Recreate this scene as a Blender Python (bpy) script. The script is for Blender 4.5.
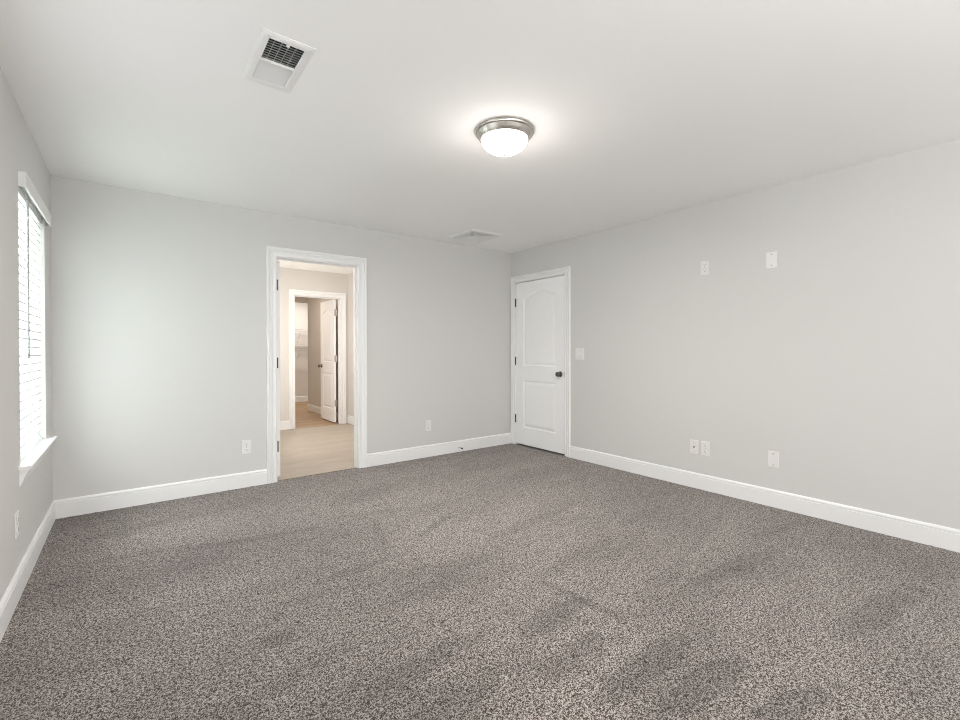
import bpy, bmesh, math, random
from mathutils import Vector, Matrix
random.seed(7)
C = bpy.context.scene.collection
for o in list(bpy.data.objects):
    bpy.data.objects.remove(o)
scene = bpy.context.scene
PI = math.pi

# ------------------------------------------------------------------ camera
YAW, PITCH, ROLL = 0.6534767, -0.0070017, -0.0013659
F = Vector((math.sin(YAW)*math.cos(PITCH), math.cos(YAW)*math.cos(PITCH), math.sin(PITCH)))
R0 = Vector((math.cos(YAW), -math.sin(YAW), 0)); U0 = R0.cross(F)
RR = R0*math.cos(ROLL) + U0*math.sin(ROLL)
UU = -R0*math.sin(ROLL) + U0*math.cos(ROLL)
cd = bpy.data.cameras.new('camera'); cam = bpy.data.objects.new('camera', cd); C.objects.link(cam)
m = Matrix((RR, UU, -F)).transposed().to_4x4()
m.translation = Vector((0, 0, 1.19824))
cam.matrix_world = m
cd.sensor_width = 36; cd.lens = 455.916/960*36; cd.shift_y = -6.85/960
cd.clip_start = 0.05; cd.clip_end = 100
scene.camera = cam

# ------------------------------------------------------------------ world, light, exposure
w = bpy.data.worlds.new('world'); scene.world = w; w.use_nodes = True
bg = w.node_tree.nodes['Background']
bg.inputs[0].default_value = (0.93, 0.97, 1.0, 1); bg.inputs[1].default_value = 1.0
vs = scene.view_settings
vs.view_transform = 'Standard'; vs.look = 'None'; vs.gamma = 1; vs.use_curve_mapping = False
vs.exposure = 0.35

def area(name, loc, direction, sx, sy, power, col=(1, 1, 1), spread=PI):
    l = bpy.data.lights.new(name, 'AREA'); l.shape = 'RECTANGLE'; l.size = sx; l.size_y = sy
    l.energy = power; l.color = col; l.spread = spread
    o = bpy.data.objects.new(name, l); C.objects.link(o); o.location = loc
    o.rotation_euler = Vector(direction).to_track_quat('-Z', 'Y').to_euler()
    return o
scene.cycles.max_bounces = 16; scene.cycles.diffuse_bounces = 10
scene.cycles.filter_width = 1.0
scene.cycles.denoising_prefilter = 'NONE'
# fill added at unseen front and near-side openings; daylight through the blind window
area('front_fill', (1.75, -2.43, 1.45), (0.0, 1, 0.8), 3.3, 1.6, 52, (1.0, 0.992, 0.982))
area('near_side_fill', (-0.56, 2.03, 1.35), (1, 0.6, 0.1), 1.3, 1.4, 4, (0.97, 0.985, 1.0))
area('blind_window_daylight', (-0.85, 3.68, 1.34), (1, 0, 0), 0.86, 1.4, 78, (0.97, 0.985, 1.0))
# unseen upward fill added behind the camera, bouncing off the ceiling
area('bounce_fill', (0.5, -0.8, 1.6), (0.1, -0.1, 1), 0.6, 0.6, 38, (1.0, 0.992, 0.98))
# unseen ceiling lamps beyond the doorway, plus side fill added for the bathroom walls
area('bathroom_ceiling_lamp', (1.9, 5.75, 2.40), (0, 0, -1), 1.2, 0.8, 8, (1.0, 0.96, 0.91))
area('bathroom_side_fill', (0.88, 6.0, 1.5), (1, 0.25, 0.1), 1.0, 1.3, 36, (1.0, 0.975, 0.945))
area('closet_ceiling_lamp', (1.9, 8.3, 2.40), (0, 0, -1), 0.3, 0.3, 9.5, (1.0, 0.88, 0.74))
area('shelf_closet_lamp', (2.9, 10.1, 2.40), (0, 0, -1), 0.3, 0.3, 20, (1.0, 0.95, 0.90))

# ------------------------------------------------------------------ materials
def mat(name, col, rough=0.5, metal=0.0, spec=0.5, bump=None, emit=None):
    m = bpy.data.materials.new(name); m.use_nodes = True
    nt = m.node_tree; b = nt.nodes['Principled BSDF']
    b.inputs['Base Color'].default_value = (*col, 1); b.inputs['Roughness'].default_value = rough
    b.inputs['Metallic'].default_value = metal; b.inputs['Specular IOR Level'].default_value = spec
    if bump:
        sc, st, dist = bump
        tc = nt.nodes.new('ShaderNodeTexCoord'); n = nt.nodes.new('ShaderNodeTexNoise')
        n.inputs['Scale'].default_value = sc; n.inputs['Detail'].default_value = 3
        bp = nt.nodes.new('ShaderNodeBump'); bp.inputs['Strength'].default_value = st; bp.inputs['Distance'].default_value = dist
        nt.links.new(tc.outputs['Object'], n.inputs['Vector']); nt.links.new(n.outputs['Fac'], bp.inputs['Height'])
        nt.links.new(bp.outputs['Normal'], b.inputs['Normal'])
    if emit:
        b.inputs['Emission Color'].default_value = (*emit[0], 1); b.inputs['Emission Strength'].default_value = emit[1]
    return m

M_wall = mat('wall_paint', (0.65, 0.645, 0.632), 0.75, spec=0.25, bump=(140, 0.12, 0.002))
M_ceil = mat('ceiling_paint', (0.92, 0.915, 0.905), 0.9, spec=0.15, bump=(90, 0.15, 0.002))
M_trim = mat('trim_paint', (0.84, 0.84, 0.84), 0.35, spec=0.4)
M_door = mat('door_paint', (0.92, 0.92, 0.925), 0.4, spec=0.4, bump=(60, 0.04, 0.001))
M_bwall = mat('bathroom_wall_paint', (0.66, 0.63, 0.595), 0.75, spec=0.25, bump=(140, 0.1, 0.002))
M_plastic = mat('white_plastic', (0.80, 0.795, 0.78), 0.35)
M_plate = mat('cover_plate_plastic', (0.78, 0.775, 0.76), 0.4)
M_slot = mat('dark_slot', (0.03, 0.03, 0.03), 0.6)
M_screw = mat('screw_paint', (0.45, 0.44, 0.42), 0.4, metal=0.4)
M_nickel = mat('brushed_nickel', (0.55, 0.52, 0.48), 0.32, metal=1.0, bump=(300, 0.05, 0.0005))
M_dnickel = mat('dark_nickel', (0.17, 0.155, 0.135), 0.32, metal=1.0)
M_hinge = mat('dark_bronze_hinge', (0.06, 0.055, 0.048), 0.45, metal=0.8)
M_vent = mat('register_enamel', (0.82, 0.82, 0.81), 0.4)
M_duct = mat('duct_sheet_metal', (0.10, 0.105, 0.11), 0.6)
M_rubber = mat('dark_rubber', (0.03, 0.03, 0.03), 0.7)
M_wire = mat('coated_wire', (0.62, 0.61, 0.60), 0.4)
M_wand = mat('wand_plastic', (0.28, 0.29, 0.29), 0.2)
M_shade = mat('frosted_glass', (0.95, 0.94, 0.92), 0.3, emit=((1.0, 0.965, 0.92), 6))
M_dark = mat('threshold_metal', (0.20, 0.15, 0.10), 0.5)

def blind_mat():
    m = bpy.data.materials.new('blind_slat'); m.use_nodes = True; nt = m.node_tree
    b = nt.nodes['Principled BSDF']; b.inputs['Base Color'].default_value = (0.86, 0.87, 0.86, 1); b.inputs['Roughness'].default_value = 0.45
    t = nt.nodes.new('ShaderNodeBsdfTranslucent'); t.inputs['Color'].default_value = (0.9, 0.93, 0.92, 1)
    mx = nt.nodes.new('ShaderNodeMixShader'); mx.inputs[0].default_value = 0.5
    nt.links.new(b.outputs[0], mx.inputs[1]); nt.links.new(t.outputs[0], mx.inputs[2])
    nt.links.new(mx.outputs[0], nt.nodes['Material Output'].inputs[0]); return m
M_slat = blind_mat()
M_slat_line = mat('slat_shadow_line', (0.74, 0.75, 0.74), 0.5)  # opaque tone for the shadow lines drawn between slats

def glass_mat():
    m = bpy.data.materials.new('window_glass'); m.use_nodes = True; nt = m.node_tree
    nt.nodes.remove(nt.nodes['Principled BSDF'])
    t = nt.nodes.new('ShaderNodeBsdfTransparent'); t.inputs[0].default_value = (0.95, 0.97, 0.96, 1)
    g = nt.nodes.new('ShaderNodeBsdfGlossy'); g.inputs['Roughness'].default_value = 0.02
    mx = nt.nodes.new('ShaderNodeMixShader'); mx.inputs[0].default_value = 0.06
    nt.links.new(t.outputs[0], mx.inputs[1]); nt.links.new(g.outputs[0], mx.inputs[2])
    nt.links.new(mx.outputs[0], nt.nodes['Material Output'].inputs[0]); return m
M_glass = glass_mat()

def carpet_mat():
    m = bpy.data.materials.new('frieze_carpet'); m.use_nodes = True; nt = m.node_tree; L = nt.links.new; N = nt.nodes.new
    b = nt.nodes['Principled BSDF']; b.inputs['Roughness'].default_value = 0.95; b.inputs['Specular IOR Level'].default_value = 0.05
    b.inputs['Sheen Weight'].default_value = 0.24; b.inputs['Sheen Roughness'].default_value = 0.6; b.inputs['Sheen Tint'].default_value = (1, 0.95, 0.92, 1)
    tc = N('ShaderNodeTexCoord')
    def noise(sc, det, rough=0.6):
        n = N('ShaderNodeTexNoise'); n.inputs['Scale'].default_value = sc; n.inputs['Detail'].default_value = det; n.inputs['Roughness'].default_value = rough
        L(tc.outputs['Object'], n.inputs['Vector']); return n.outputs['Fac']
    def math_(op, a, b_=None, c=None):
        n = N('ShaderNodeMath'); n.operation = op
        for k, v in enumerate((a, b_, c)):
            if v is None: continue
            if isinstance(v, (int, float)): n.inputs[k].default_value = v
            else: L(v, n.inputs[k])
        return n.outputs[0]
    # yarn colour flecks, several yarn sizes mixed
    f = math_('MULTIPLY_ADD', noise(310, 0), 0.42, math_('MULTIPLY_ADD', noise(170, 0), 0.37, math_('MULTIPLY', noise(88, 0), 0.21)))
    r1 = N('ShaderNodeValToRGB'); cr = r1.color_ramp
    cr.elements[0].position = 0.420; cr.elements[0].color = (0.016, 0.011, 0.007, 1)
    cr.elements[1].position = 0.600; cr.elements[1].color = (0.405, 0.372, 0.352, 1)
    e = cr.elements.new(0.455); e.color = (0.060, 0.048, 0.040, 1)
    e = cr.elements.new(0.49); e.color = (0.150, 0.131, 0.119, 1)
    e = cr.elements.new(0.535); e.color = (0.230, 0.207, 0.193, 1)
    L(f, r1.inputs['Fac'])
    # pile lay brushed by feet and vacuum plus painted light balance, stored on the carpet mesh
    at = N('ShaderNodeAttribute'); at.attribute_name = 'pile_lay_shade'
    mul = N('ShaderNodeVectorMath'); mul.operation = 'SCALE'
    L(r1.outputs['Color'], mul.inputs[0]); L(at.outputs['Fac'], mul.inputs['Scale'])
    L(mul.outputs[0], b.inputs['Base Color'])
    return m
M_carpet = carpet_mat()

def plank_mat(name, c1, c2, seam):
    m = bpy.data.materials.new(name); m.use_nodes = True; nt = m.node_tree; L = nt.links.new; N = nt.nodes.new
    b = nt.nodes['Principled BSDF']; b.inputs['Roughness'].default_value = 0.5; b.inputs['Specular IOR Level'].default_value = 0.3
    tc = N('ShaderNodeTexCoord')
    br = N('ShaderNodeTexBrick'); br.inputs['Scale'].default_value = 1.0
    br.inputs['Brick Width'].default_value = 0.95; br.inputs['Row Height'].default_value = 0.152; br.inputs['Mortar Size'].default_value = 0.0022
    br.inputs['Color1'].default_value = (*c1, 1); br.inputs['Color2'].default_value = (*c2, 1); br.inputs['Mortar'].default_value = (*seam, 1)
    br.offset = 0.37
    L(tc.outputs['Object'], br.inputs['Vector'])
    mp = N('ShaderNodeMapping'); mp.inputs['Scale'].default_value = (2.0, 22, 1); L(tc.outputs['Object'], mp.inputs['Vector'])
    n = N('ShaderNodeTexNoise'); n.inputs['Scale'].default_value = 1.6; n.inputs['Detail'].default_value = 5; L(mp.outputs[0], n.inputs['Vector'])
    mr = N('ShaderNodeMapRange'); mr.inputs['From Min'].default_value = 0.3; mr.inputs['From Max'].default_value = 0.7
    mr.inputs['To Min'].default_value = 0.86; mr.inputs['To Max'].default_value = 1.06; L(n.outputs['Fac'], mr.inputs['Value'])
    s = N('ShaderNodeVectorMath'); s.operation = 'SCALE'; L(br.outputs['Color'], s.inputs[0]); L(mr.outputs[0], s.inputs['Scale'])
    L(s.outputs[0], b.inputs['Base Color']); return m
M_vinyl = plank_mat('bathroom_vinyl_plank', (0.455, 0.395, 0.328), (0.415, 0.358, 0.295), (0.40, 0.345, 0.28))
M_wood = plank_mat('closet_wood_plank', (0.42, 0.29, 0.175), (0.34, 0.225, 0.13), (0.20, 0.13, 0.08))

# ------------------------------------------------------------------ helpers
def box(bm, x0, x1, y0, y1, z0, z1, bev=0.0):
    vs = [bm.verts.new((x, y, z)) for x in (x0, x1) for y in (y0, y1) for z in (z0, z1)]
    fs = [bm.faces.new([vs[i] for i in q]) for q in ((0, 1, 3, 2), (4, 6, 7, 5), (0, 4, 5, 1), (2, 3, 7, 6), (0, 2, 6, 4), (1, 5, 7, 3))]
    if bev:
        es = list({e for f in fs for e in f.edges})
        bmesh.ops.bevel(bm, geom=es, offset=bev, segments=2, profile=0.6, affect='EDGES')

def prism(bm, pts, fn, a, b):
    """polygon pts (u,v) swept between parameters a and b; fn(u,v,t)->xyz"""
    A = [bm.verts.new(fn(u, v, a)) for u, v in pts]; B = [bm.verts.new(fn(u, v, b)) for u, v in pts]
    n = len(pts)
    bm.faces.new(A); bm.faces.new(B[::-1])
    for i in range(n):
        bm.faces.new((A[i], B[i], B[(i+1) % n], A[(i+1) % n]))

def lathe(bm, prof, loc=(0, 0, 0), axis='Z', n=48):
    """prof: list of (radius, height)"""
    def P(r, h, a):
        c, s = r*math.cos(a), r*math.sin(a)
        v = {'Z': (c, s, h), 'X': (h, c, s), 'Y': (c, h, s)}[axis]
        return (loc[0]+v[0], loc[1]+v[1], loc[2]+v[2])
    rings = []
    for r, h in prof:
        rings.append([bm.verts.new(P(0, h, 0))] if r < 1e-6 else [bm.verts.new(P(r, h, 2*PI*i/n)) for i in range(n)])
    for a, b in zip(rings, rings[1:]):
        for i in range(n):
            j = (i+1) % n
            if len(a) == 1 and len(b) == 1: continue
            if len(a) == 1: bm.faces.new((a[0], b[i], b[j]))
            elif len(b) == 1: bm.faces.new((a[i], a[j], b[0]))
            else: bm.faces.new((a[i], a[j], b[j], b[i]))

def rod(bm, p, q, r, n=8):
    p, q = Vector(p), Vector(q); d = (q-p).normalized()
    u = d.orthogonal().normalized(); v = d.cross(u)
    A = [bm.verts.new(p+u*r*math.cos(2*PI*i/n)+v*r*math.sin(2*PI*i/n)) for i in range(n)]
    B = [bm.verts.new(q+u*r*math.cos(2*PI*i/n)+v*r*math.sin(2*PI*i/n)) for i in range(n)]
    bm.faces.new(A[::-1]); bm.faces.new(B)
    for i in range(n):
        bm.faces.new((A[i], A[(i+1) % n], B[(i+1) % n], B[i]))

def obj(name, bm, m, parent=None, smooth=False):
    bmesh.ops.recalc_face_normals(bm, faces=bm.faces)
    me = bpy.data.meshes.new(name); bm.to_mesh(me); bm.free()
    me.materials.append(m)
    o = bpy.data.objects.new(name, me); C.objects.link(o)
    if smooth:
        for p in me.polygons: p.use_smooth = True
        me.set_sharp_from_angle(angle=math.radians(35))
    if parent: o.parent = parent
    return o

def struct(name, bm, m, label=None, smooth=False):
    o = obj(name, bm, m, None, smooth); o['kind'] = 'structure'
    if label: o['label'] = label
    return o

def sroot(name, loc, label, rotz=0):
    o = bpy.data.objects.new(name, None); C.objects.link(o); o.location = loc; o.rotation_euler = (0, 0, rotz)
    o['kind'] = 'structure'; o['label'] = label; o.empty_display_size = 0.1
    return o

def thing(name, label, cat, loc=(0, 0, 0), rotz=0, group=None):
    o = bpy.data.objects.new(name, None); C.objects.link(o)
    o.location = loc; o.rotation_euler = (0, 0, rotz); o['label'] = label; o['category'] = cat
    o.empty_display_size = 0.05
    if group: o['group'] = group
    return o

# ------------------------------------------------------------------ room shell
XL, XR, YB, YF, H = -0.4467, 3.8835, 4.415, -2.40, 2.44
T = 0.115; WT0 = 0.16
DX0, DX1, DH = 1.055, 1.825, 2.045          # doorway in the back wall
RY0, RY1 = 3.497, 4.322                      # door in the right wall (opening)
WY0, WY1, WZ0, WZ1 = 3.245, 4.115, 0.60, 2.07   # window in the left wall

import numpy as np
from mathutils import noise as mnoise
def carpet():
    step = 0.0075
    xs = np.arange(XL-0.002, XR+0.004, step)
    ys = np.concatenate([np.linspace(YF-0.002, -0.1, 160), np.arange(-0.1+step, 4.440, step), [4.440]])
    # door threshold area of the right wall keeps carpet too: a slab under it is added below
    nx, ny = len(xs), len(ys)
    X, Y = np.meshgrid(xs, ys)
    rng = np.random.default_rng(11)
    jx = rng.uniform(-0.3, 0.3, X.shape)*step; jy = rng.uniform(-0.3, 0.3, X.shape)*step
    Z = rng.random(X.shape)**0.8*0.0052-0.0035
    # gentle unevenness between tufts
    c = rng.random((ny//3+2, nx//3+2)); c = np.kron(c, np.ones((3, 3)))[:ny, :nx]; Z += (c-0.5)*0.0020
    for a in (jx, jy): a[0, :] = 0; a[-1, :] = 0; a[:, 0] = 0; a[:, -1] = 0
    # painted light balance and pile lay
    lay_shade = np.ones_like(X)
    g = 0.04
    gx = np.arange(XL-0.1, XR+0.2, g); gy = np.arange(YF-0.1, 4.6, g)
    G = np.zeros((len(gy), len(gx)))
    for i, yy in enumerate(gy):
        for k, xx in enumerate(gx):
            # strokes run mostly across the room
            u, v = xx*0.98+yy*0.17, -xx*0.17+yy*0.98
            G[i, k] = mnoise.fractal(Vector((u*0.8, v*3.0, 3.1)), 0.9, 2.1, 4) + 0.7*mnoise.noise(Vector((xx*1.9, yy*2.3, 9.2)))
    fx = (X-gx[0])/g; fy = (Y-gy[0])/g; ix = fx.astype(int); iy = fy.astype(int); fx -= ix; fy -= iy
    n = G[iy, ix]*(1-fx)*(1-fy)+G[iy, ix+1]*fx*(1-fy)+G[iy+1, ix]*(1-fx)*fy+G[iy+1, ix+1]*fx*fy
    lay_shade *= 1.0+0.20*np.clip(n, -1, 1)
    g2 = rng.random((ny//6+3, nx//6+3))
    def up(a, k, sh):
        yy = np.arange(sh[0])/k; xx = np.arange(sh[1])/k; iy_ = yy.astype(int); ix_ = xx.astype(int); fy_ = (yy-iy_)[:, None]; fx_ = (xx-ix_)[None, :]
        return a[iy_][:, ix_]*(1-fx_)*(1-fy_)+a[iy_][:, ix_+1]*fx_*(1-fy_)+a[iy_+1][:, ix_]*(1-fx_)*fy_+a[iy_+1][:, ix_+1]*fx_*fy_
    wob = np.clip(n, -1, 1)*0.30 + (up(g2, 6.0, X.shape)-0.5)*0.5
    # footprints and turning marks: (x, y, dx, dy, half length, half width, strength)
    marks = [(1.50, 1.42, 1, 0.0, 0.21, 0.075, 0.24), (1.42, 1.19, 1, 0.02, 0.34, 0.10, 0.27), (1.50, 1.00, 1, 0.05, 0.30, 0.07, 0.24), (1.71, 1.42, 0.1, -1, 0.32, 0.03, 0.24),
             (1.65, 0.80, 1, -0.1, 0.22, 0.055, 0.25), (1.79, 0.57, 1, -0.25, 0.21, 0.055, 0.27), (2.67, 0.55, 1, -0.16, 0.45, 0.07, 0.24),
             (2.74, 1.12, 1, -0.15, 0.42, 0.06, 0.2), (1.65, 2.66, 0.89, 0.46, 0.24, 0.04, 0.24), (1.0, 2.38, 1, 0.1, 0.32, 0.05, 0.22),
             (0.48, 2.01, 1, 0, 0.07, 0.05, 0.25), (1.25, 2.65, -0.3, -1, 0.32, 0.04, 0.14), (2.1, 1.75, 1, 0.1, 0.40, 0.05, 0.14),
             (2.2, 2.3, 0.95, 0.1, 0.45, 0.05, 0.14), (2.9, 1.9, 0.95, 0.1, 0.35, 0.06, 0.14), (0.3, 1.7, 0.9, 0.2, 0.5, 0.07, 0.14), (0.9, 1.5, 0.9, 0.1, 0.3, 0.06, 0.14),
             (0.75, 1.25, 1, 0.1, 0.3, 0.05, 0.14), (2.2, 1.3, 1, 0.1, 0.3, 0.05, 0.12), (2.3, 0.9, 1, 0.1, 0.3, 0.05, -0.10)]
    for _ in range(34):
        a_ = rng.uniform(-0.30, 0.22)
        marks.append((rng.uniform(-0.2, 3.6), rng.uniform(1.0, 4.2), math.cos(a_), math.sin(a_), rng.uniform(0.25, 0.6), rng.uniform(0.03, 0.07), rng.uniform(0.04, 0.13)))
    marks += [(0.25, 2.0, 0.6, 0.8, 1.7, 1.0, 0.13), (2.4, 3.2, 1, 0.1, 1.6, 1.1, -0.20)]  # light balance painted into the pile: near left darker, far side brighter
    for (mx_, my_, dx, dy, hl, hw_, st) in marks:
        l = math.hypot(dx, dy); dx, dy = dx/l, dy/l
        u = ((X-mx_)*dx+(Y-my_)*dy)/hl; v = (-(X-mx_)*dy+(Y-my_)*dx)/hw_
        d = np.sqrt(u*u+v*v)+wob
        t = np.clip((1.2-d)/0.5, 0, 1); lay_shade *= 1-1.1*st*t*t*(3-2*t)
    co = np.stack([X+jx, Y+jy, Z], -1).reshape(-1, 3).astype(np.float32)
    idx = np.arange(nx*ny).reshape(ny, nx)
    q = np.stack([idx[:-1, :-1], idx[:-1, 1:], idx[1:, 1:], idx[1:, :-1]], -1).reshape(-1, 4).astype(np.int32)
    me = bpy.data.meshes.new('floor'); me.vertices.add(len(co)); me.vertices.foreach_set('co', co.ravel())
    me.loops.add(q.size); me.loops.foreach_set('vertex_index', q.ravel())
    me.polygons.add(len(q)); me.polygons.foreach_set('loop_start', np.arange(0, q.size, 4, dtype=np.int32))
    me.update(calc_edges=True)
    a = me.attributes.new('pile_lay_shade', 'FLOAT', 'POINT'); a.data.foreach_set('value', lay_shade.ravel().astype(np.float32))
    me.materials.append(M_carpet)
    o = bpy.data.objects.new('floor', me); C.objects.link(o); o['kind'] = 'structure'; o['label'] = 'speckled grey brown plush carpet covering the whole room'
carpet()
bm = bmesh.new(); box(bm, XL-WT0, XR+T, YF-T, 4.44, -0.1, -0.008)
struct('floor_slab', bm, mat('subfloor', (0.3, 0.27, 0.24), 0.9))

# back wall with doorway
bm = bmesh.new()
box(bm, XL-T, DX0-0.02, YB, YB+T, 0, H); box(bm, DX1+0.02, XR+T, YB, YB+T, 0, H); box(bm, DX0-0.02, DX1+0.02, YB, YB+T, DH+0.02, H)
struct('wall_back', bm, M_wall)
# right wall with door opening
bm = bmesh.new()
box(bm, XR, XR+T, YF-T, RY0-0.02, 0, H); box(bm, XR, XR+T, RY1+0.02, YB, 0, H); box(bm, XR, XR+T, RY0-0.02, RY1+0.02, DH+0.02, H)
struct('wall_right', bm, M_wall)
bm = bmesh.new(); box(bm, XR+T+0.02, XR+T+0.05, RY0-0.3, RY1+0.3, -0.1, H); box(bm, XR+T-0.01, XR+T+0.02, RY0-0.3, RY0-0.1, -0.1, H); box(bm, XR+T-0.01, XR+T+0.02, RY1+0.1, RY1+0.3, -0.1, H); struct('door_light_block', bm, M_wall)  # unseen panel added to block outside light under the door
# left wall with the blind window and a nearer unseen opening added for side fill
WT = 0.16
bm = bmesh.new()
box(bm, XL-WT, XL, WY1, YB, 0, H); box(bm, XL-WT, XL, 2.7, WY0, 0, H); box(bm, XL-WT, XL, YF-T, 1.35, 0, H)
for a, b in ((WY0, WY1), (1.35, 2.7)):
    box(bm, XL-WT, XL, a, b, 0, WZ0); box(bm, XL-WT, XL, a, b, WZ1, H)
struct('wall_left', bm, M_wall)
# front wall with a wide unseen opening added for the fill
bm = bmesh.new()
box(bm, XL-T, 0.05, YF-T, YF, 0, H); box(bm, 3.45, XR+T, YF-T, YF, 0, H)
box(bm, 0.05, 3.45, YF-T, YF, 0, 0.6); box(bm, 0.05, 3.45, YF-T, YF, 2.3, H)
struct('wall_front', bm, M_wall)
# ceiling with the two register openings
HX0, HX1, HY0, HY1 = 0.442, 0.580, 1.945, 2.272
bm = bmesh.new()
box(bm, XL-WT, HX0, YF-T, YB+T, H, H+0.12); box(bm, HX1, XR+T, YF-T, YB+T, H, H+0.12)
box(bm, HX0, HX1, YF-T, HY0, H, H+0.12); box(bm, HX0, HX1, HY1, YB+T, H, H+0.12)
struct('ceiling', bm, M_ceil)

# ------------------------------------------------------------------ rooms beyond the doorway
BY0, BY1 = YB+T, 7.25          # bathroom
BXL, BXR = 0.86, 2.828
CX0, CX1, CH = 1.992, 2.700, 2.035   # closet doorway
bm = bmesh.new(); box(bm, BXL-T, BXR+T, 4.44, BY1, -0.1, -0.004); struct('floor_bathroom', bm, M_vinyl, 'pale beige plank vinyl floor beyond the doorway')
bm = bmesh.new(); box(bm, 0.6, 4.2, BY1, 11.1, -0.1, -0.004); struct('floor_closet', bm, M_wood, 'warm brown plank floor beyond the second doorway')
bm = bmesh.new(); box(bm, 0.5, 4.3, BY0, 11.2, H, H+0.1); struct('ceiling_bathroom', bm, M_ceil)
bm = bmesh.new(); box(bm, BXL-T, BXL, BY0, BY1, 0, H); struct('wall_bathroom_left', bm, M_bwall)
bm = bmesh.new(); box(bm, BXR, BXR+T, BY0, BY1, 0, H); struct('wall_bathroom_right', bm, M_bwall)
bm = bmesh.new()
box(bm, BXL-T, CX0-0.02, BY1, BY1+T, 0, H); box(bm, CX1+0.02, BXR+T, BY1, BY1+T, 0, H); box(bm, CX0-0.02, CX1+0.02, BY1, BY1+T, CH+0.02, H)
struct('wall_bathroom_back', bm, M_bwall)
AX, AY = 2.805, 9.32
bm = bmesh.new(); box(bm, AX, AX+T, BY1+T, AY, 0, H); struct('wall_closet_right', bm, M_bwall)
bm = bmesh.new(); box(bm, 0.9-T, 0.9, BY1+T, 11.0, 0, H); struct('wall_closet_left', bm, M_bwall)
bm = bmesh.new(); box(bm, 0.9, AX, AY, AY+0.10, 2.15, H); struct('wall_closet_header', bm, M_bwall)
bm = bmesh.new(); box(bm, 0.9-T, 4.2, 10.92, 11.03, 0, H); struct('wall_closet_back', bm, M_bwall)
bm = bmesh.new(); box(bm, 4.1, 4.2, AY-T, 10.92, 0, H); box(bm, AX+T, 4.1, AY-T, AY, 0, H); struct('wall_closet_side', bm, M_bwall)

# ------------------------------------------------------------------ trim
BASE = [(0, 0), (0.015, 0), (0.015, 0.103), (0.0135, 0.105), (0.006, 0.1055), (0.006, 0.111), (0.0125, 0.1125), (0.013, 0.119), (0.009, 0.127), (0.005, 0.132), (0, 0.132)]
def base(name, kind, pos, a, b, sgn, m=M_trim):
    bm = bmesh.new()
    if kind == 'x': prism(bm, BASE, lambda u, v, t: (t, pos+sgn*u, v), a, b)
    else: prism(bm, BASE, lambda u, v, t: (pos+sgn*u, t, v), a, b)
    return struct(name, bm, m)
CW = 0.09
base('baseboard_back', 'x', YB, XL, DX0-CW, -1)
base('baseboard_back_right', 'x', YB, DX1+CW, XR, -1)
base('baseboard_right', 'y', XR, YF, RY0-CW+0.012, -1)
base('baseboard_left', 'y', XL, YF, YB-0.014, 1)
base('baseboard_bathroom', 'x', BY1, BXL, CX0-CW, -1)
base('baseboard_bathroom_right', 'y', BXR, BY0, BY1, -1)
base('baseboard_closet_right', 'y', AX, BY1+T, AY, -1)
base('baseboard_closet_back', 'x', 10.92, 0.9, 4.1, -1)

CAS = [(0.0, 0.0), (0.0, 0.010), (0.004, 0.0135), (0.013, 0.0135), (0.016, 0.0085), (0.034, 0.0085), (0.038, 0.013), (0.050, 0.0165), (0.054, 0.011), (0.060, 0.011), (0.064, 0.019), (0.078, 0.022), (0.085, 0.020), (0.088, 0.012), (0.088, 0.0)]
def casing(bm, a0, a1, top, fn, cw=CW, reveal=0.0):
    """mitred casing round an opening a0..a1 up to top. fn(a, out, z)->xyz"""
    k = cw/0.088
    path = []
    for u, v in CAS:
        u *= k
        path.append([(a0-u, v, 0), (a0-u, v, top+u), (a1+u, v, top+u), (a1+u, v, 0)])
    V = [[bm.verts.new(fn(*p)) for p in row] for row in path]
    n = len(V)
    for i in range(n):
        A, B = V[i], V[(i+1) % n]
        for j in range(3):
            bm.faces.new((A[j], A[j+1], B[j+1], B[j]))
    bm.faces.new([V[i][0] for i in range(n)]); bm.faces.new([V[i][3] for i in range(n)][::-1])

# doorway in the back wall: casing both sides, jambs, stops
def doorway(name, a0, a1, top, y0, y1, label, stop_y):
    r = sroot(name, ((a0+a1)/2, y0, 0), label)
    off = Vector(r.location)
    def loc(bm):
        bmesh.ops.translate(bm, verts=bm.verts, vec=-off); return bm
    bm = bmesh.new(); casing(bm, a0-0.005, a1+0.005, top+0.005, lambda a, o, z: (a, y0-o, z), CW-0.005); obj('casing', loc(bm), M_trim, r)
    bm = bmesh.new(); casing(bm, a0-0.005, a1+0.005, top+0.005, lambda a, o, z: (a, y1+o, z), CW-0.005); obj('casing', loc(bm), M_trim, r)
    bm = bmesh.new(); box(bm, a0-0.02, a0, y0, y1, 0, top); box(bm, a1, a1+0.02, y0, y1, 0, top); box(bm, a0-0.02, a1+0.02, y0, y1, top, top+0.02)
    obj('jamb', loc(bm), M_trim, r)
    bm = bmesh.new(); s0, s1 = stop_y
    box(bm, a0, a0+0.011, s0, s1, 0, top-0.011, 0.002); box(bm, a1-0.011, a1, s0, s1, 0, top-0.011, 0.002); box(bm, a0, a1, s0, s1, top-0.011, top, 0.002)
    obj('stop', loc(bm), M_trim, r)
    return r
t1 = doorway('trim_1', DX0, DX1, DH, YB, YB+T, 'white moulded casing around the open doorway in the back wall', (YB+0.045, YB+0.078))
t2 = doorway('trim_2', CX0, CX1, CH, BY1, BY1+T, 'white casing around the inner doorway seen through the first one', (BY1+0.04, BY1+0.075))
# strike plate on the right jamb
bm = bmesh.new(); box(bm, DX1-0.0015-(DX0+DX1)/2, DX1-(DX0+DX1)/2, 0.085, 0.110, 0.89, 0.95); obj('strike_plate', bm, M_nickel, t1)
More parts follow.
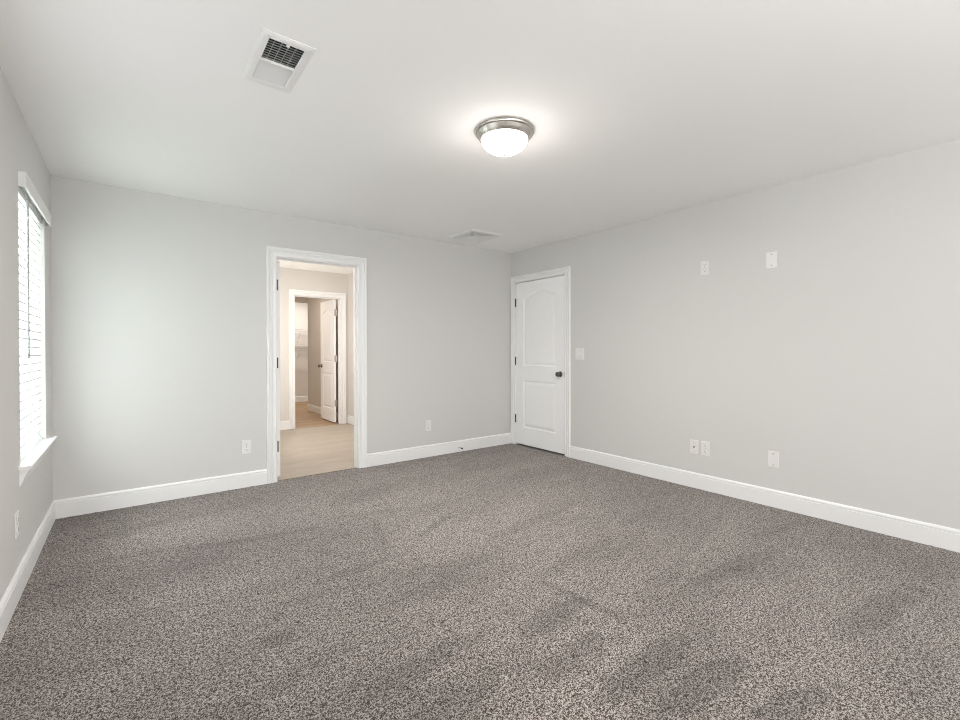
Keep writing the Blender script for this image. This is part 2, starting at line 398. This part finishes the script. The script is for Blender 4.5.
# carpet transition edge under the doorway
bm = bmesh.new(); box(bm, DX0, DX1, 4.436, 4.447, -0.003, 0.003, 0.001); struct('trim_3', bm, M_dark, 'thin strip where the carpet meets the plank floor')

# ------------------------------------------------------------------ doors
def panel_outline(y0, y1, z0, z1, arch, ins):
    y0 += ins; y1 -= ins; z0 += ins; z1 -= ins
    pts = [(y0, z0), (y1, z0)]
    if arch:
        # cathedral arch: rises in the middle
        n = 20
        for i in range(n+1):
            t = i/n; y = y1+(y0-y1)*t
            s = max(0.0, min(1.0, (0.5-abs(t-0.5))/0.5))
            e = math.sin(s*PI/2)**1.4
            pts.append((y, z1+arch*e))
    else:
        pts += [(y1, z1), (y0, z1)]
    return pts

def door_leaf(w, h, th, panels):
    """leaf in local coords: width along +a (0..w), height z, faces at o=0 (front) and o=th (back). returns bmesh with (a, o, z)"""
    bm = bmesh.new()
    steps = [(0.0, 0.0), (0.003, 0.005), (0.010, 0.0095), (0.020, 0.0095), (0.036, 0.004), (0.050, 0.0018)]
    for side in (0, 1):
        def O(d): return d if side == 0 else th-d
        outer = [bm.verts.new((a, O(0), z)) for a, z in ((0, 0), (w, 0), (w, h), (0, h))]
        es = [bm.edges.new((outer[i], outer[(i+1) % 4])) for i in range(4)]
        alles = list(es)
        for (a0, a1, z0, z1, arch) in panels:
            prev = None
            for k, (ins, d) in enumerate(steps):
                ring = [bm.verts.new((a, O(d), z)) for a, z in panel_outline(a0, a1, z0, z1, arch, ins)]
                n = len(ring)
                if prev is None:
                    alles += [bm.edges.new((ring[i], ring[(i+1) % n])) for i in range(n)]
                else:
                    for i in range(n):
                        bm.faces.new((prev[i], prev[(i+1) % n], ring[(i+1) % n], ring[i]))
                prev = ring
            bm.faces.new(prev)
        bmesh.ops.triangle_fill(bm, edges=alles, use_beauty=True)
        if side == 0: F0 = outer
        else:
            for i in range(4):
                bm.faces.new((F0[i], F0[(i+1) % 4], outer[(i+1) % 4], outer[i]))
    return bm

def knob_bm(sgn=1):
    bm = bmesh.new()
    lathe(bm, [(0, 0), (0.032, 0), (0.032, 0.004), (0.027, 0.008), (0.014, 0.010), (0.011, 0.016), (0.011, 0.028), (0.018, 0.032), (0.026, 0.040), (0.028, 0.050), (0.024, 0.058), (0.014, 0.062), (0, 0.063)], axis='Y', n=32)
    if sgn > 0: bmesh.ops.scale(bm, vec=(1, -1, 1), verts=bm.verts)
    return bm

def hinge_bm():
    bm = bmesh.new()
    lathe(bm, [(0, -0.002), (0.0075, -0.002), (0.0075, 0.030), (0.0066, 0.031), (0.0066, 0.032), (0.0075, 0.033), (0.0075, 0.064), (0.0066, 0.065), (0.0066, 0.066), (0.0075, 0.067), (0.0075, 0.098), (0.004, 0.102), (0, 0.103)], n=16)
    return bm

# right wall door (opens into this room, hinge side next to the corner)
# local frame: a runs from the hinge side towards the latch side (-y), front face looks to -x
D1 = sroot('door_1', (XR, RY1, 0), 'closed white two-panel door with an arched upper panel in the right wall')
def leaf_to_right(bm, dx=0.0, dy=0.0, dz=0.0):
    # (a,o,z) -> (o, -a, z)
    bmesh.ops.transform(bm, matrix=Matrix(((0, 1, 0, dx), (-1, 0, 0, dy), (0, 0, 1, dz), (0, 0, 0, 1))), verts=bm.verts); return bm
LW, LH = RY1-RY0-0.007, 2.020
bm = leaf_to_right(door_leaf(LW, LH, 0.035, [(0.137, LW-0.137, 0.215, 0.800, 0), (0.137, LW-0.137, 0.985, 1.825, 0.075)]), 0.001, -0.0035, 0.018)
leaf = obj('leaf', bm, M_door, D1)
bm = bmesh.new(); casing(bm, RY0-RY1-0.004, 0.004, DH+0.004, lambda a, o, z: (-o, a, z), 0.078)
cs = obj('casing', bm, M_trim, D1)
bm = bmesh.new(); w_ = RY0-RY1
box(bm, 0, T, 0, 0.02, 0, DH); box(bm, 0, T, w_-0.02, w_, 0, DH); box(bm, 0, T, w_-0.02, 0.02, DH, DH+0.02)
box(bm, 0.039, T, -0.012, 0, 0, DH); box(bm, 0.039, T, w_, w_+0.012, 0, DH); box(bm, 0.039, T, w_, 0, DH-0.012, DH)
obj('jamb', bm, M_trim, D1)
for z in (0.282, 1.010, 1.745):
    bm = hinge_bm(); bmesh.ops.translate(bm, verts=bm.verts, vec=(-0.0065, -0.002, z)); obj('hinge', bm, M_hinge, D1, True)
kb = knob_bm(); bmesh.ops.rotate(kb, matrix=Matrix.Rotation(-PI/2, 3, 'Z'), verts=kb.verts, cent=(0, 0, 0))
bmesh.ops.translate(kb, verts=kb.verts, vec=(0.001, w_+0.07, 0.921)); k1 = obj('knob', kb, M_dnickel, D1, True)
bm = bmesh.new(); box(bm, -0.0125, -0.008, w_-0.007, w_+0.001, 0.890, 0.951, 0.001); obj('strike_plate', bm, M_nickel, D1)

# back doorway door: swung wide open into the bathroom, hinged on the left jamb
D2 = sroot('door_2', (DX0+0.002, YB+T+0.004, 0), 'white door swung open into the room beyond, only its hinges showing')
bm = door_leaf(0.762, 2.02, 0.035, [(0.12, 0.642, 0.215, 0.80, 0), (0.12, 0.642, 0.985, 1.815, 0.06)])
bmesh.ops.transform(bm, matrix=Matrix(((0, 1, 0, 0.020), (1, 0, 0, 0.014), (0, 0, 1, 0.012), (0, 0, 0, 1))), verts=bm.verts)
obj('leaf', bm, M_door, D2)
for z in (0.245, 1.030, 1.760):
    bm = hinge_bm(); bmesh.ops.translate(bm, verts=bm.verts, vec=(0.0085, 0.006, z))
    box(bm, 0.008, 0.040, 0.0118, 0.0138, z, z+0.1)
    box(bm, -0.0019, 0.0002, -0.035, 0.004, z, z+0.1)
    obj('hinge', bm, M_hinge, D2, True)
for sg, ox in ((1, 0.055), (-1, 0.020)):
    kb = knob_bm(); bmesh.ops.rotate(kb, matrix=Matrix.Rotation(-PI/2*sg, 3, 'Z'), verts=kb.verts, cent=(0, 0, 0))
    bmesh.ops.translate(kb, verts=kb.verts, vec=(ox, 0.715, 0.92)); obj('knob', kb, M_dnickel, D2, True)

# closet door: open at a right angle, hinged on the right
D3 = sroot('door_3', (CX1-0.004, BY1+T+0.006, 0), 'white two-panel door standing open in the inner doorway')
bm = door_leaf(0.655, 2.015, 0.035, [(0.11, 0.545, 0.215, 0.80, 0), (0.11, 0.545, 0.985, 1.81, 0.055)])
bmesh.ops.transform(bm, matrix=Matrix(((0, 1, 0, -0.058), (1, 0, 0, 0.010), (0, 0, 1, 0.014), (0, 0, 0, 1))), verts=bm.verts)
obj('leaf', bm, M_door, D3)
for z in (0.275, 1.010, 1.765):
    bm = hinge_bm(); bmesh.ops.translate(bm, verts=bm.verts, vec=(-0.012, 0.002, z))
    box(bm, -0.050, -0.014, 0.0075, 0.0097, z, z+0.1); obj('hinge', bm, M_nickel, D3, True)
for sg, ox in ((1, -0.023), (-1, -0.058)):
    kb = knob_bm(); bmesh.ops.rotate(kb, matrix=Matrix.Rotation(PI/2*sg, 3, 'Z'), verts=kb.verts, cent=(0, 0, 0))
    bmesh.ops.translate(kb, verts=kb.verts, vec=(ox, 0.605, 0.925)); obj('knob', kb, M_dnickel, D3, True)

# ------------------------------------------------------------------ window in the left wall
W1 = sroot('window_1', (XL, (WY0+WY1)/2, WZ0), 'white framed window with a deep stool and apron in the left wall')
def wl(bm):
    bmesh.ops.translate(bm, verts=bm.verts, vec=-Vector(W1.location)); return bm
ox0, ox1 = XL-0.155, XL-0.085
bm = bmesh.new()
box(bm, ox0, ox1, WY0, WY0+0.045, WZ0, WZ1, 0.003); box(bm, ox0, ox1, WY1-0.045, WY1, WZ0, WZ1, 0.003)
box(bm, ox0, ox1, WY0+0.045, WY1-0.045, WZ1-0.045, WZ1, 0.003); box(bm, ox0, ox1, WY0+0.045, WY1-0.045, WZ0+0.017, WZ0+0.065, 0.003)
obj('window_frame', wl(bm), M_trim, W1)
for z0, z1, dx in ((WZ0+0.065, 1.35, 0.012), (1.32, WZ1-0.045, -0.014)):
    bm = bmesh.new(); x0, x1 = XL-0.125+dx, XL-0.105+dx; y0, y1 = WY0+0.045, WY1-0.045
    box(bm, x0, x1, y0, y0+0.035, z0, z1); box(bm, x0, x1, y1-0.035, y1, z0, z1); box(bm, x0, x1, y0, y1, z0, z0+0.035); box(bm, x0, x1, y0, y1, z1-0.035, z1)
    s = obj('sash', wl(bm), M_trim, W1)
    bm = bmesh.new(); c = (x0+x1)/2
    for k in (1, 2): yy = y0+(y1-y0)*k/3; box(bm, c-0.006, c+0.006, yy-0.009, yy+0.009, z0+0.03, z1-0.03)
    zz = (z0+z1)/2; box(bm, c-0.006, c+0.006, y0+0.03, y1-0.03, zz-0.009, zz+0.009)
    mu = obj('muntin', wl(bm), M_trim, W1)
    bm = bmesh.new(); box(bm, c-0.002, c+0.002, y0+0.03, y1-0.03, z0+0.03, z1-0.03); obj('pane', wl(bm), M_glass, W1)
# stool with horns and apron
bm = bmesh.new()
box(bm, XL-0.085, XL, WY0, WY1, WZ0, WZ0+0.018)
prism(bm, [(0, 0), (0.042, 0), (0.046, 0.005), (0.0475, 0.010), (0.045, 0.016), (0.041, 0.018), (0, 0.018)], lambda u, v, t: (XL+u, t, WZ0+v), WY0-0.055, WY1+0.125)
obj('window_sill', wl(bm), M_trim, W1)
bm = bmesh.new()
prism(bm, [(0, 0), (0, -0.085), (0.006, -0.080), (0.012, -0.062), (0.021, -0.036), (0.033, -0.012), (0.036, 0)], lambda u, v, t: (XL+u, t, WZ0+v), WY0-0.035, WY1+0.05)
obj('apron', wl(bm), M_trim, W1)

# blind
BL = thing('window_blind', 'white two inch slatted window blind, slats nearly closed, hung in the left wall window', 'window blind', (XL, (WY0+WY1)/2, WZ1))
def bl(bm):
    bmesh.ops.translate(bm, verts=bm.verts, vec=-Vector(BL.location)); return bm
sx = XL-0.034
bm = bmesh.new(); box(bm, sx-0.024, sx+0.020, WY0+0.006, WY1-0.006, WZ1-0.045, WZ1-0.004, 0.002); obj('headrail', bl(bm), M_trim, BL)
bm = bmesh.new()
vy0, vy1, vz0, vz1 = WY0-0.002, WY1+0.075, 2.030, 2.104
prism(bm, [(0.018, vz0), (0.027, vz0), (0.028, vz0+0.012), (0.026, vz0+0.016), (0.026, vz1-0.016), (0.030, vz1-0.010), (0.030, vz1), (0.018, vz1)], lambda u, v, t: (XL+u, t, v), vy0, vy1)
box(bm, XL, XL+0.019, vy0, vy0+0.010, vz0, vz1); box(bm, XL, XL+0.019, vy1-0.010, vy1, vz0, vz1)
obj('valance', bl(bm), M_trim, BL)
edges = []
bm = bmesh.new()
z = WZ0+0.060; tilt = math.radians(63); hw = 0.028; pitch = 0.0485
while z < WZ1-0.048:
    pts = []
    for k in range(5):
        s = -hw+2*hw*k/4; crown = 0.0025*(1-(s/hw)**2)
        # room-side edge low, window-side edge high
        pts.append((sx - s*math.cos(tilt) + crown*math.sin(tilt), z + s*math.sin(tilt) + crown*math.cos(tilt)))
    th = 0.0024; nx, nz = math.sin(tilt)*th, math.cos(tilt)*th
    poly = pts + [(a-nx, b-nz) for a, b in reversed(pts)]
    prism(bm, poly, lambda u, v, t: (u, t, v), WY0+0.008, WY1-0.008)
    ex, ez = pts[0]; edges.append((ex, ez))
    z += pitch
obj('slats', bl(bm), M_slat, BL)
bm = bmesh.new()
for ex, ez in edges: box(bm, ex-0.0015, ex+0.0025, WY0+0.008, WY1-0.008, ez-0.0042, ez+0.0038)
obj('slat_shadow_strips', bl(bm), M_slat_line, BL)  # strips added to imitate the shadow line at each slat
bm = bmesh.new(); box(bm, sx-0.024, sx+0.022, WY0+0.008, WY1-0.008, WZ0+0.020, WZ0+0.036, 0.003); obj('bottom_rail', bl(bm), M_slat, BL)
bm = bmesh.new()
for yy in (WY0+0.13, WY1-0.13):
    for dx in (-0.015, 0.0155):
        rod(bm, (sx+dx, yy, WZ0+0.03), (sx+dx, yy, WZ1-0.04), 0.0009, 6)
obj('ladder_cord', bl(bm), M_slat, BL)
bm = bmesh.new(); rod(bm, (XL+0.001, 3.50, 1.17), (XL+0.001, 3.50, 2.03), 0.0045, 8); rod(bm, (XL+0.001, 3.50, 1.155), (XL+0.001, 3.50, 1.185), 0.006, 8)
obj('tilt_wand', bl(bm), M_wand, BL)

# ------------------------------------------------------------------ ceiling light
CLX, CLY = 1.690, 1.976
CL = thing('ceiling_light', 'round flush ceiling light with brushed nickel ring and glowing frosted bowl', 'ceiling light', (CLX, CLY, H))
bm = bmesh.new()
lathe(bm, [(0.0, 0), (0.160, 0), (0.166, -0.004), (0.168, -0.010), (0.165, -0.016), (0.159, -0.018), (0.156, -0.022), (0.150, -0.036), (0.141, -0.047), (0.137, -0.052), (0.133, -0.052), (0.130, -0.046), (0.128, -0.020), (0, -0.018)], n=96)
obj('ring', bm, M_nickel, CL, True)
bm = bmesh.new()
lathe(bm, [(0.127, -0.042), (0.1315, -0.046)] + [(0.1315*math.cos(a), -0.049-0.078*math.sin(a)) for a in [i*PI/2/16 for i in range(16)]] + [(0, -0.127)], n=96)
obj('glass_shade', bm, M_shade, CL, True)
bm = bmesh.new()
lathe(bm, [(0, -0.124), (0.009, -0.125), (0.010, -0.129), (0.006, -0.132), (0.007, -0.137), (0.005, -0.141), (0, -0.142)], n=20)
obj('finial', bm, M_nickel, CL, True)
for nm, ty, en, dz in (('ceiling_bulb', 'AREA', 26, -0.165), ('ceiling_glow', 'POINT', 2.6, -0.30)):
    pl = bpy.data.lights.new(nm, ty); pl.energy = en; pl.color = (1.0, 0.95, 0.89)
    if ty == 'AREA': pl.shape = 'DISK'; pl.size = 0.24
    else: pl.shadow_soft_size = 0.1
    po = bpy.data.objects.new(nm, pl); C.objects.link(po); po.parent = CL; po.location = (0, 0, dz)

# ------------------------------------------------------------------ ceiling registers
V1 = thing('ceiling_vent', 'white rectangular ceiling register, one half of its louvres dark and open, near the window', 'vent', (0.511, 2.108, H))
def v1(bm):
    bmesh.ops.translate(bm, verts=bm.verts, vec=-Vector(V1.location)); return bm
fx0, fx1, fy0, fy1 = 0.409, 0.613, 1.908, 2.309
def frame_ring(bm, o, i, zt, zo, zi):
    """picture-frame plate: outer rect o, inner rect i; tapered outer edge"""
    def R(r, ins, z): return [bm.verts.new(p) for p in ((r[0]+ins, r[2]+ins, z), (r[1]-ins, r[2]+ins, z), (r[1]-ins, r[3]-ins, z), (r[0]+ins, r[3]-ins, z))]
    rings = [R(o, 0, zt), R(o, 0, zo), R(o, 0.012, zi), R(i, -0.004, zi), R(i, 0, zi+0.003), R(i, 0, zt)]
    for a, b in zip(rings, rings[1:]+rings[:1]):
        for k in range(4):
            bm.faces.new((a[k], a[(k+1) % 4], b[(k+1) % 4], b[k]))
bm = bmesh.new(); frame_ring(bm, (fx0, fx1, fy0, fy1), (HX0+0.001, HX1-0.001, HY0+0.001, HY1-0.001), H, H-0.003, H-0.008)
box(bm, HX0+0.001, HX1-0.001, 2.106, 2.114, H-0.007, H+0.004)
obj('frame', v1(bm), M_vent, V1)
def bank(y0, y1, ang, name):
    bm = bmesh.new(); n = 9
    for k in range(n):
        yc = y0+(y1-y0)*(k+0.5)/n; dy, dz = 0.0088*math.cos(ang), 0.0088*math.sin(ang)
        prism(bm, [(yc-dy, H+0.004-dz), (yc+dy, H+0.004+dz), (yc+dy+0.0012, H+0.0042+dz), (yc-dy+0.0012, H+0.0042-dz)], lambda u, v, t: (t, u, v), HX0+0.001, HX1-0.001)
    return obj(name, v1(bm), M_vent, V1)
bank(HY0+0.003, 2.105, math.radians(43), 'louver_bank')
bank(2.115, HY1-0.003, math.radians(132), 'louver_bank')
bm = bmesh.new()
for k in range(1, 5):
    xx = HX0+(HX1-HX0)*k/5; box(bm, xx-0.001, xx+0.001, HY0, HY1, H+0.008, H+0.014)
obj('divider', v1(bm), M_vent, V1)
bm = bmesh.new(); box(bm, 0.507, 0.519, HY0-0.002, HY0+0.010, H-0.011, H-0.004, 0.001); obj('damper_lever', v1(bm), M_vent, V1)
bm = bmesh.new()
for a in ((HX0-0.002, HX0, HY0, HY1), (HX1, HX1+0.002, HY0, HY1), (HX0, HX1, HY0-0.002, HY0), (HX0, HX1, HY1, HY1+0.002)):
    box(bm, *a, H+0.0, H+0.14)
box(bm, HX0, HX1, HY0, HY1, H+0.138, H+0.14); obj('duct', v1(bm), M_duct, V1)

V2 = thing('ceiling_vent', 'square white ceiling grille with stepped rims close to the back right corner', 'vent', (2.978, 3.965, H))
def sq_ring(bm, ro, ri, z0, z1, t=0.0015):
    pts = [(ro, z0), (ri, z1), (ri, z1+t), (ro, z0+t)]
    V = [[bm.verts.new((sx_*r, sy_*r, z)) for sx_, sy_ in ((-1, -1), (1, -1), (1, 1), (-1, 1))] for r, z in pts]
    for i in range(4):
        A, B = V[i], V[(i+1) % 4]
        for k in range(4): bm.faces.new((A[k], A[(k+1) % 4], B[(k+1) % 4], B[k]))
bm = bmesh.new(); sq_ring(bm, 0.215, 0.200, 0.0, -0.014, 0.003); sq_ring(bm, 0.200, 0.140, -0.014, -0.010, 0.004)
obj('frame', bm, M_vent, V2)
for r in (0.138, 0.110, 0.082):
    bm = bmesh.new(); sq_ring(bm, r, r-0.026, -0.012, -0.008); obj('louver', bm, M_vent, V2)
bm = bmesh.new(); box(bm, -0.055, 0.055, -0.055, 0.055, -0.013, -0.010, 0.001); obj('center_plate', bm, M_vent, V2)
bm = bmesh.new(); box(bm, -0.165, 0.165, -0.165, 0.165, -0.0018, 0.0); obj('hollow_stand_in', bm, mat('vent_shadow_sheet', (0.62, 0.62, 0.61), 0.8), V2)  # grey sheet stands in for the dim hollow behind the louvers

# ------------------------------------------------------------------ wall plates
# local frame: plate in the x-z plane, facing -y; placed by rotation
def plate_bm(w, h):
    bm = bmesh.new(); box(bm, -w/2, w/2, -0.006, 0, -h/2, h/2, 0.0022); return bm
def screw(parent, x, z, y=-0.0062, r=0.0038):
    bm = bmesh.new(); lathe(bm, [(0, -0.0012), (r*0.7, -0.0012), (r, 0), (0, 0)], axis='Y', n=12); bmesh.ops.translate(bm, verts=bm.verts, vec=(x, y+0.0002, z))
    return obj('screw', bm, M_screw, parent)
def outlet(label, loc, rz, group='duplex outlets'):
    t = thing('wall_outlet', label, 'outlet', loc, rz, group)
    obj('cover_plate', plate_bm(0.074, 0.120), M_plate, t)
    for zc in (0.0245, -0.0245):
        bm = bmesh.new()
        pts = [(0.0165*math.cos(a)*1.02, max(-0.0135, min(0.0135, 0.0175*math.sin(a)))) for a in [i*2*PI/28 for i in range(28)]]
        prism(bm, pts, lambda u, v, s: (u, s, v+zc), -0.0085, -0.005); r = obj('receptacle', bm, M_plastic, t)
        bm = bmesh.new()
        box(bm, -0.0078, -0.0056, -0.0090, -0.0084, zc-0.001, zc+0.008); box(bm, 0.0056, 0.0078, -0.0090, -0.0084, zc-0.001, zc+0.007)
        lathe(bm, [(0, -0.0090), (0.0028, -0.0090), (0.0028, -0.0084), (0, -0.0084)], loc=(0, 0, zc-0.0075), axis='Y', n=12)
        obj('slot', bm, M_slot, r)
    screw(t, 0, 0)
    return t
RW = -PI/2   # faces -x when rotated: local -y -> -x
LWR = PI/2
outlet('white duplex outlet low on the left wall under the window', (XL, 3.118, 0.355), LWR, 'outlets')
outlet('white duplex outlet on the back wall left of the doorway', (0.800, YB, 0.350), 0, 'outlets')
outlet('white duplex outlet on the back wall right of the doorway', (2.644, YB, 0.350), 0, 'outlets')
outlet('white duplex outlet high on the right wall, left of the blank plate', (XR, 1.919, 1.893), RW, 'outlets')
outlet('white duplex outlet low on the right wall, just right of the cable plate', (XR, 1.911, 0.355), RW, 'outlets')
def blank(label, loc, rz):
    t = thing('blank_plate', label, 'wall plate', loc, rz, 'blank plates')
    obj('cover_plate', plate_bm(0.074, 0.122), M_plate, t); screw(t, 0, 0.042, r=0.0055); screw(t, 0, -0.042, r=0.0055)
blank('blank white cover plate high on the right wall', (XR, 1.411, 1.881), RW)
blank('blank white cover plate low on the right wall above the baseboard', (XR, 1.395, 0.362), RW)
t = thing('cable_plate', 'white cable plate with one round jack low on the right wall, left of an outlet', 'wall plate', (XR, 2.009, 0.354), RW)
obj('cover_plate', plate_bm(0.074, 0.120), M_plate, t)
bm = bmesh.new(); lathe(bm, [(0, -0.013), (0.0048, -0.013), (0.0048, -0.008), (0.0075, -0.008), (0.0075, -0.0058), (0, -0.0058)], axis='Y', n=12); obj('jack', bm, M_dnickel, t)
screw(t, 0, 0.042); screw(t, 0, -0.042)
t = thing('light_switch', 'white double light switch beside the closed door', 'light switch', (XR, 3.281, 1.152), RW)
obj('cover_plate', plate_bm(0.116, 0.122), M_plate, t)
for xx in (-0.023, 0.023):
    bm = bmesh.new(); box(bm, xx-0.005, xx+0.005, -0.0075, -0.005, -0.0125, 0.0125); 
    prism(bm, [(-0.006, -0.004), (-0.016, 0.004), (-0.0155, 0.008), (-0.006, 0.006)], lambda u, v, s: (s, u, v), xx-0.0042, xx+0.0042)
    obj('toggle', bm, M_plastic, t)
    screw(t, xx, 0.030, r=0.003); screw(t, xx, -0.030, r=0.003)

# door stop on the back baseboard
t = thing('door_stop', 'small spring door stop with dark tip on the back baseboard', 'door stop', (3.05, YB-0.015, 0.055))
bm = bmesh.new(); lathe(bm, [(0, 0), (0.012, 0), (0.012, -0.003), (0.007, -0.007), (0, -0.007)], axis='Y', n=20); obj('base', bm, M_trim, t)
bm = bmesh.new()
prof = [(0, -0.006)]
for k in range(22):
    prof += [(0.0055, -0.007-k*0.0026), (0.0042, -0.0083-k*0.0026)]
prof.append((0, -0.0650)); lathe(bm, prof, axis='Y', n=16); obj('spring', bm, M_nickel, t)
bm = bmesh.new(); lathe(bm, [(0, -0.063), (0.0085, -0.063), (0.0095, -0.067), (0.0095, -0.076), (0.007, -0.079), (0, -0.079)], axis='Y', n=20); obj('tip', bm, M_rubber, t)

# ------------------------------------------------------------------ wire shelves in the closet
for zt, lab in ((1.672, 'upper white wire shelf on the closet wall'), (1.300, 'lower white wire shelf on the closet wall')):
    t = thing('wire_shelf', lab, 'shelf', (2.9, 10.92, zt), 0, 'closet wire shelves')
    x0, x1 = -0.9, 1.2
    bm = bmesh.new()
    for yy, zz, r in ((-0.004, 0, 0.004), (-0.15, -0.004, 0.004), (-0.300, 0, 0.005), (-0.302, -0.032, 0.005)):
        rod(bm, (x0, yy, zz), (x1, yy, zz), r, 6)
    for k in range(84):
        xx = x0+k*0.025; rod(bm, (xx, 0, 0.004), (xx, -0.302, 0.004), 0.0018, 4); rod(bm, (xx, -0.302, 0.004), (xx, -0.304, -0.034), 0.0018, 4)
    obj('deck', bm, M_wire, t)
    bm = bmesh.new(); rod(bm, (x0, -0.27, -0.095), (x1, -0.27, -0.095), 0.011, 10); obj('hanging_rod', bm, M_wire, t)
    for xx in (-0.45, 0.15, 0.75):
        bm = bmesh.new(); rod(bm, (xx, -0.295, -0.03), (xx, -0.002, -0.30), 0.004, 8); obj('brace', bm, M_wire, t)
